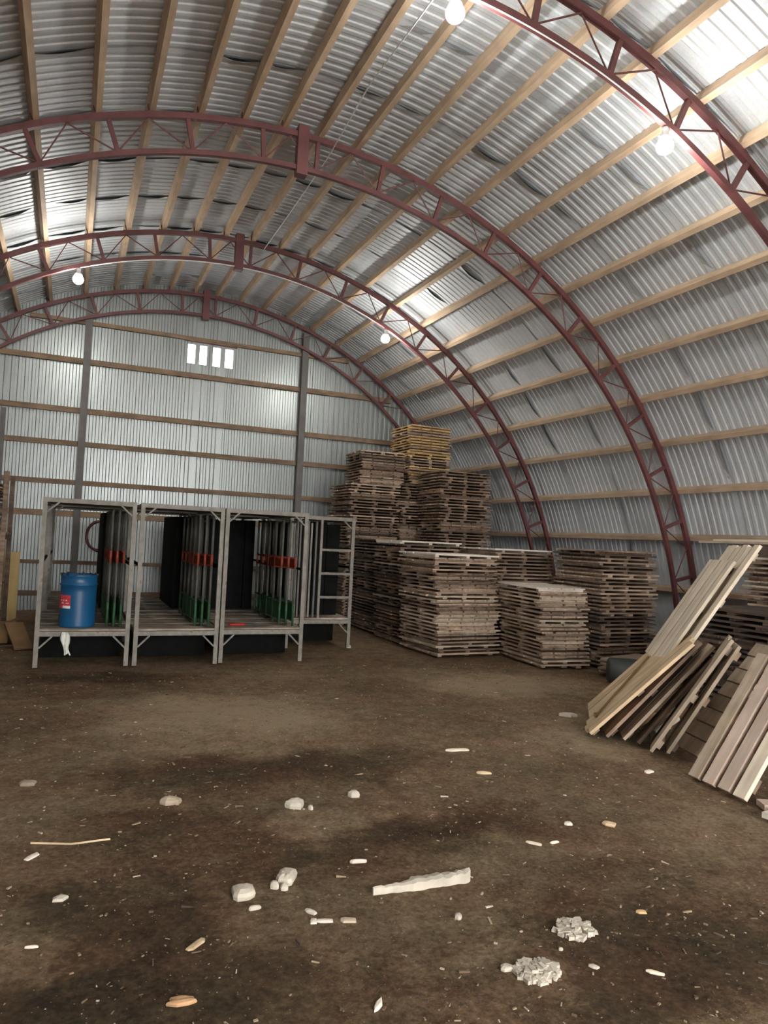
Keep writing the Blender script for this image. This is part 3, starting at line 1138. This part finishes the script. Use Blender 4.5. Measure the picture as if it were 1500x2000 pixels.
tag(root, 'shadow-black filler sheets standing upright in the ladder rack', 'sheet bundle', 'shadow-black filler sheets in the second row')

# blue drum
dr = empty('blue_drum', (-2.10, 9.16, .423))
b = MB()
rr, hh = .196, .60
prof = [(rr - .01, 0), (rr, .008), (rr, .02)]
prof += [(rr, .40), (rr, hh - .135), (rr + .009, hh - .125), (rr + .009, hh - .112), (rr, hh - .10), (rr, hh - .03), (rr + .006, hh - .02),
         (rr + .006, hh - .004), (rr - .006, hh), (rr - .014, hh - .02), (rr - .02, hh - .05), (.02, hh - .05)]
b.lathe(prof, 40)
b.build('shell', M['drum'], dr, True)
for k in range(14):
    a = 2 * pi * k / 14
    b = MB()
    d = Vector((cos(a), sin(a), 0)); t = Vector((-sin(a), cos(a), 0))
    b.obox(d * (rr - .002), d, t, Vector((0, 0, 1)), -.008, .010, -.010, .010, hh - .012, hh + .006 + .005 * (k % 2))
    b.build('rim_lug', M['black'], dr)
b = MB()
c0 = radians(188)
nseg = 10
for k in range(nseg):
    a0, a1 = c0 + radians(58) * k / nseg, c0 + radians(58) * (k + 1) / nseg
    P_ = lambda a, z, r_: (r_ * cos(a), r_ * sin(a), z)
    r_ = rr + .003
    b.quad([P_(a0, .245, r_), P_(a1, .245, r_), P_(a1, .365, r_), P_(a0, .365, r_)], 0)
    b.quad([P_(a0, .215, r_), P_(a1, .215, r_), P_(a1, .245, r_), P_(a0, .245, r_)], 1 if k > 4 else 0)
    if 3 <= k <= 8:
        r_ = rr + .0045
        b.quad([P_(a0, .300, r_), P_(a1, .300, r_), P_(a1, .312, r_), P_(a0, .312, r_)], 1 if k % 2 else 0)
        b.quad([P_(a0, .270, r_), P_(a1, .270, r_), P_(a1, .278, r_), P_(a0, .278, r_)], 1 if k % 3 else 0)
lb = b.build('paper_label', [M['redlabel'], M['whiteprint']], dr)
lb['label'] = 'red paper label with white lower edge'
b = MB()
b.tube([(rr * cos(a) * 1.02, rr * sin(a) * 1.02, hh - .118) for a in [2 * pi * k / 40 for k in range(40)]], .006, 6, closed=True)
b.build('bead_ring', M['drum'], dr, True)
tag(dr, 'blue steel drum with a red label standing on the left rack deck', 'drum')

# rag hanging under the deck
b = MB()
cols, rows = 7, 14
for j in range(rows + 1):
    t = j / rows
    wd = .030 + .010 * sin(t * 6.0) + .008 * t
    for i in range(cols + 1):
        s = i / cols * 2 - 1
        b.v.append((-2.215 + .035 * t * t + s * wd, 8.845 + .014 * sin(s * 5 + t * 6) - .02 * t, .395 - .245 * t + .012 * sin(s * 3 + 1) * t))
for j in range(rows):
    for i in range(cols):
        a = j * (cols + 1) + i
        b.f.append((a, a + 1, a + cols + 2, a + cols + 1)); b.mi.append(0)
rg = b.build('white_rag', M['rag'], None, True)
sol = rg.modifiers.new('thick', 'SOLIDIFY'); sol.thickness = .012
tag(rg, 'white rag hanging from the deck below the blue drum', 'rag')

# red tool on third rack
tl = empty('hand_tool', (-.36, 9.13, .426), radians(-8))
b = MB()
b.tube([(0, .02, .016), (.12, .03, .016), (.24, .0, .016)], .013, 8)
b.build('handle', M['tool'], tl, True)
b = MB()
b.tube([(.02, -.045, .016), (.13, -.035, .016), (.24, .0, .016)], .013, 8)
b.build('handle', M['tool'], tl, True)
b = MB(); b.beam((.22, 0, .018), (.37, -.01, .018), .05, .02)
b.build('jaw', M['black'], tl)
tag(tl, 'red handled cutter lying on the deck of the third rack', 'tool')

# hose coil on the back wall
b = MB()
cx, cz = -1.70, 1.40
pts = []
for k in range(130):
    a = 2 * pi * k / 32
    pts.append((cx + (.255 + .012 * sin(k * .37)) * cos(a), 14.60 + .028 * (k // 32) - .05 + .01 * sin(k * .9), cz + (.275 + .012 * cos(k * .5)) * sin(a)))
b.tube(pts, .020, 8)
tag(b.build('hose_coil', M['hose'], None, True), 'coil of dark red hose hanging on the back wall behind the drum rack', 'hose')
b = MB(); b.tube([(cx, 14.81, cz + .262), (cx, 14.50, cz + .262), (cx, 14.48, cz + .30)], .008, 6)
tag(b.build('wall_hook', M['black']), 'black hook on the back wall holding the hose coil', 'hook')

# plywood strip and cardboard on the left
b = MB()
b.obox(Vector((-3.06, 12.75, 0)), Vector((1, 0, 0)), Vector((0, cos(.06), -sin(.06))), Vector((0, sin(.06), cos(.06))), -.13, .13, 0, .022, 0, 1.12)
tag(b.build('plywood_strip', M['plywood']), 'tall yellow plywood strip standing upright left of the drum rack', 'board')
b = MB()
b.obox(Vector((-2.68, 10.18, .0)), Vector((.94, .34, 0)), Vector((-.3, .80, .52)).normalized(), Vector((0.2, -.5, .84)).normalized(), -.11, .11, 0, .52, 0, .025)
tag(b.build('brown_board', M['cardboard']), 'short brown board slumped on the floor left of the drum rack', 'board')
cb = MB()
cb.box(-.30, .16, -.2, .2, 0, .24)
o = cb.build('cardboard_box', M['cardboard'], None, False, (-3.06, 10.92, 0))
fl = MB(); fl.obox(Vector((.16, 0, .24)), Vector((.8, 0, .45)).normalized(), Vector((0, 1, 0)), Vector((-.45, 0, .8)).normalized(), 0, .12, -.19, .19, 0, .006)
fl.build('flap', M['cardboard'], o)
tag(o, 'brown cardboard box on the floor below the left edge shelf', 'box')

# ------------------------------------------------------------------ litter on the floor
def chunk(name, px, py, lx, ly, h, rz, mat, label, cat, seed, n=11, rough=.22, group=None, blocky=False):
    rnd = random.Random(seed)
    g = ground(px, py)
    b = MB()
    angs = [2 * pi * k / n + rnd.uniform(-.15, .15) for k in range(n)]
    rad = []
    for a in angs:
        if blocky:
            q = 1 / max(abs(cos(a)), abs(sin(a)))
            rad.append(min(q, 1.3) * rnd.uniform(1 - rough * .4, 1))
        else:
            rad.append(rnd.uniform(1 - rough * 1.6, 1 + rough * .4))
    ring = lambda s, z: [(cos(a) * r * lx / 2 * s, sin(a) * r * ly / 2 * s, z + rnd.uniform(-.06, .06) * h) for a, r in zip(angs, rad)]
    layers = [ring(.9, -.008), ring(1.0, h * .3), ring(.9, h * .6), ring(.5, h * .8)]
    for L in layers: b.v += L
    b.v.append((0, 0, h * rnd.uniform(.7, .95)))
    for i in range(3):
        for k in range(n):
            l = (k + 1) % n
            b.f.append((i * n + k, i * n + l, (i + 1) * n + l, (i + 1) * n + k)); b.mi.append(0)
    for k in range(n):
        b.f.append((3 * n + k, 3 * n + (k + 1) % n, 4 * n)); b.mi.append(0)
    b.f.append(tuple(reversed(range(n)))); b.mi.append(0)
    o = b.build(name, mat, None, False, (g.x, g.y, floor_h(g.x, g.y)))
    o.rotation_euler = (0, 0, rz - YAW)
    return tag(o, label, cat, group)


FG = 'foam scraps on the floor'
chunk('foam_scrap', 475, 1743, .125, .12, .05, .3, M['foam'], 'rounded white foam lump left of the long foam strip', 'foam scrap', 1, 13, .12, FG)
chunk('foam_scrap', 559, 1712, .085, .13, .05, -.15, M['foam'], 'blocky white foam piece with two crumbs in front of it', 'foam scrap', 2, 12, .15, FG, True)
chunk('foam_scrap', 536, 1727, .045, .055, .035, .4, M['foam'], 'left one of two white crumbs before the blocky foam piece', 'foam scrap', 3, 9, .2, FG)
chunk('foam_scrap', 555, 1729, .05, .045, .03, 0, M['foam'], 'right one of two white crumbs before the blocky foam piece', 'foam scrap', 4, 9, .2, FG)
chunk('foam_scrap', 497, 1770, .065, .028, .02, .3, M['foam'], 'flat grey-white foam sliver below the rounded foam lump', 'foam scrap', 5, 9, .25, FG)
# long torn strip of foam
g0, g1 = ground(728, 1740), ground(916, 1711)
b = MB()
n = 26
rnd = random.Random(5)
axis = (g1 - g0); L = axis.length; axis.normalize(); sd = Vector((-axis.y, axis.x, 0))
secs = []
for i in range(n + 1):
    t = i / n
    c = g0 + axis * (L * t)
    wl = .020 + .010 * rnd.random() + (.018 if .42 < t < .78 else 0)
    wr = .020 + .008 * rnd.random()
    wl *= min(1, .35 + t * 1.6); wr *= min(1, .35 + t * 1.6)
    if i == n: wl *= .5; wr *= .5
    h = (.018 + .014 * rnd.random()) * (.6 + .8 * t)
    secs.append([c + sd * -wr + Vector((0, 0, -.02)), c + sd * -wr * .95 + Vector((0, 0, h * .8)), c + Vector((0, 0, h)), c + sd * wl * .95 + Vector((0, 0, h * .7)), c + sd * wl + Vector((0, 0, -.02))])
for s in secs: b.v += [tuple(p) for p in s]
for i in range(n):
    for k in range(5):
        l = (k + 1) % 5
        b.f.append((i * 5 + k, (i + 1) * 5 + k, (i + 1) * 5 + l, i * 5 + l)); b.mi.append(0)
b.f.append((0, 1, 2, 3, 4)); b.mi.append(0)
b.f.append(tuple(n * 5 + k for k in (4, 3, 2, 1, 0))); b.mi.append(0)
tag(b.build('foam_strip', M['foam']), 'long torn strip of white foam lying on the floor in the foreground', 'foam scrap')


def shaggy(px, py, size, label, seed):
    """a loose clump of crumbled foam flakes"""
    rnd = random.Random(seed)
    g = ground(px, py)
    b = MB()
    for k in range(130):
        a = rnd.uniform(0, 2 * pi); r = size * sqrt(rnd.random()) * .5
        c = Vector((cos(a) * r, sin(a) * r * .85, 0))
        s = rnd.uniform(.006, .018); h = rnd.uniform(.006, .022) * (1.3 - r / size)
        q = rnd.uniform(0, pi)
        ax, ay = Vector((cos(q), sin(q), rnd.uniform(-.2, .2))), Vector((-sin(q), cos(q), rnd.uniform(-.2, .2)))
        b.obox(c, ax, ay, Vector((0, 0, 1)), -s, s, -s * rnd.uniform(.4, 1), s * rnd.uniform(.4, 1), -.012, h)
    o = b.build('foam_clump', M['foam'], None, False, (g.x, g.y, floor_h(g.x, g.y)))
    tag(o, label, 'foam scrap', FG)


shaggy(1122, 1809, .17, 'crumbled clump of white foam flakes at the lower right, farther of two', 41)
shaggy(1050, 1892, .17, 'crumbled clump of white foam flakes at the lower right, nearest the camera', 42)
chunk('foam_scrap', 990, 1885, .065, .045, .02, .2, M['foam'], 'small white foam chip left of the nearest crumbled clump', 'foam scrap', 6, 9, .2, FG)
chunk('foam_scrap', 578, 1570, .13, .10, .06, .2, M['foam'], 'white foam lump near the middle of the floor, left of a smaller one', 'foam scrap', 7, 11, .2, FG)
chunk('foam_scrap', 607, 1574, .04, .04, .03, .2, M['foam'], 'tiny white crumb right beside the middle foam lump', 'foam scrap', 17, 8, .2, FG)
chunk('foam_scrap', 690, 1550, .09, .07, .045, .2, M['foam'], 'small bright foam lump on the dark patch near the middle', 'foam scrap', 8, 10, .2, FG)
chunk('foam_scrap', 331, 1564, .17, .08, .05, .0, M['grey_board'], 'flattened pale scrap on the floor left of the middle foam lump', 'scrap', 9, 11, .3)
chunk('foam_scrap', 116, 1750, .075, .07, .02, .5, M['foam'], 'three-cornered pale scrap near the lower left edge', 'foam scrap', 10, 5, .2, FG)
chunk('bark_scrap', 358, 1947, .12, .05, .02, .25, M['leaf'], 'orange-brown bark scrap at the bottom, left of centre', 'bark', 11, 10, .25)
chunk('foam_scrap', 895, 1783, .035, .055, .02, .1, M['foam'], 'small white chip under the right end of the foam strip', 'foam scrap', 12, 7, .2, FG)
chunk('foam_scrap', 740, 1952, .03, .09, .015, -.3, M['pale'], 'thin curled pale shaving at the bottom centre', 'wood chip', 13, 8, .3)
chunk('wood_chip', 893, 1461, .20, .045, .02, .25, M['fresh'], 'light wood chip on the floor before the low right front stack', 'wood chip', 14, 9, .15, None, True)
chunk('wood_chip', 945, 1506, .11, .035, .02, 0, M['fresh2'], 'yellowish wood chip right of centre on the floor', 'wood chip', 15, 9, .15, None, True)
chunk('wood_chip', 1267, 1504, .08, .045, .02, .6, M['pale'], 'pale chip on the floor just left of the slat pallet', 'wood chip', 16, 9, .2, None, True)
chunk('wood_chip', 1043, 1640, .09, .022, .015, -.45, M['fresh'], 'narrow light splinter right of centre, beside a matching one', 'wood chip', 18, 9, .1, None, True)
chunk('wood_chip', 1083, 1638, .06, .02, .012, .5, M['fresh'], 'short light splinter right of the narrow one', 'wood chip', 19, 9, .1, None, True)
chunk('wood_chip', 1190, 1604, .08, .06, .02, -.5, M['fresh2'], 'broad tan chip on the right half of the floor', 'wood chip', 20, 9, .25, None, True)
chunk('wood_chip', 1110, 1603, .05, .04, .02, 0, M['pale'], 'small pale chip left of the broad tan chip', 'wood chip', 21, 9, .25, None, True)
chunk('wood_chip', 1280, 1890, .07, .018, .012, -.4, M['fresh'], 'light splinter at the lower right, right of the foam clumps', 'wood chip', 22, 9, .1, None, True)
chunk('wood_chip', 1252, 1775, .05, .03, .012, 0, M['orange'], 'yellow leaf-like chip right of the farther foam clump', 'wood chip', 23, 9, .2, None, True)
chunk('foam_scrap', 1160, 1880, .045, .03, .012, -.3, M['foam'], 'white chip right of the nearest foam clump', 'foam scrap', 24, 7, .2, FG)
chunk('foam_scrap', 1095, 1847, .02, .02, .015, 0, M['foam'], 'tiny white crumb between the two crumbled foam clumps', 'foam scrap', 25, 7, .2, FG)
chunk('wood_chip', 607, 1775, .06, .025, .015, -.6, M['pale'], 'pale chip right of the foam sliver, upper of a small cluster', 'wood chip', 26, 9, .2, None, True)
chunk('wood_chip', 635, 1793, .07, .025, .012, .05, M['pale'], 'flat pale chip in a small cluster below the blocky foam piece', 'wood chip', 27, 9, .2, None, True)
chunk('wood_chip', 680, 1792, .07, .04, .012, .05, M['grey_board'], 'dull tan chip right of the flat pale chip', 'wood chip', 28, 9, .2, None, True)
chunk('wood_chip', 613, 1793, .03, .04, .012, .05, M['pale'], 'tiny chip left of the flat pale chip', 'wood chip', 36, 9, .2, None, True)
chunk('wood_chip', 63, 1665, .035, .09, .012, -.3, M['pale'], 'curled pale shaving at the left, standing before a long straw', 'wood chip', 29, 9, .3, None, True)
chunk('wood_chip', 53, 1527, .10, .07, .03, .2, M['grey_board'], 'tan lump at the far left of the floor', 'wood chip', 30, 9, .2, None, True)
chunk('wood_chip', 700, 1678, .09, .02, .02, .2, M['pale'], 'curved light shaving near the centre, above the foam strip', 'wood chip', 31, 9, .25, None, True)
chunk('wood_chip', 383, 1838, .03, .10, .012, -.45, M['fresh2'], 'yellowish splinter left of centre in the foreground', 'wood chip', 32, 9, .1, None, True)
chunk('foam_scrap', 1110, 1396, .20, .05, .05, -.2, M['foam'], 'crumpled whitish litter beside the foot of the leaning boards', 'litter', 33, 10, .35)
chunk('foam_scrap', 681, 1263, .10, .07, .05, 0, M['foam'], 'white crumb at the foot of the ladder rack', 'foam scrap', 34, 9, .2, FG)
chunk('wood_chip', 62, 1845, .05, .012, .012, .2, M['fresh'], 'thin light splinter at the lower left', 'wood chip', 35, 9, .1, None, True)
b = MB()
p_ = [ground(x, y) + Vector((0, 0, .004)) for x, y in ((60, 1648), (140, 1650), (215, 1640))]
b.tube(p_, .005, 6)
tag(b.build('straw', M['fresh2']), 'long thin straw lying on the floor at the left', 'straw')

# gravel, splinters and crumbs nobody could count
rnd = random.Random(99)
b = MB()
for k in range(12000):
    x = rnd.uniform(-4.2, 4.2); yy = 1.4 + 9.5 * rnd.random() ** 1.4
    if yy > 8.6 and (-2.7 < x < 5.6): continue
    s = rnd.choice((.0018, .0022, .0028, .0035, .0045, .006)) * rnd.uniform(.7, 1.3)
    l = s * rnd.choice((1, 1, 1.2, 1.5, 3.2))
    q = rnd.uniform(0, pi)
    ax, ay = Vector((cos(q), sin(q), rnd.uniform(-.15, .15))), Vector((-sin(q), cos(q), rnd.uniform(-.15, .15)))
    z = floor_h(x, yy)
    b.obox(Vector((x, yy, z)), ax, ay, Vector((0, 0, 1)), -l, l, -s * .6, s * .6, -.003, s * rnd.uniform(.4, .9))
tag(b.build('floor_litter', M['chips']), 'tiny wood chips and grit strewn over the earth floor', 'litter', kind='stuff')

print('panels', PANELS, 'objects', len(bpy.data.objects))

# ------------------------------------------------------------------ light
w = bpy.data.worlds.new('sky')
scene.world = w
w.use_nodes = True
bg = w.node_tree.nodes['Background']
bg.inputs['Color'].default_value = (1.0, .975, .94, 1)
bg.inputs['Strength'].default_value = 15.5

scene.view_settings.view_transform = 'Standard'
scene.view_settings.look = 'None'
scene.view_settings.exposure = 0.0
scene.view_settings.gamma = 1.0
scene.view_settings.use_curve_mapping = False
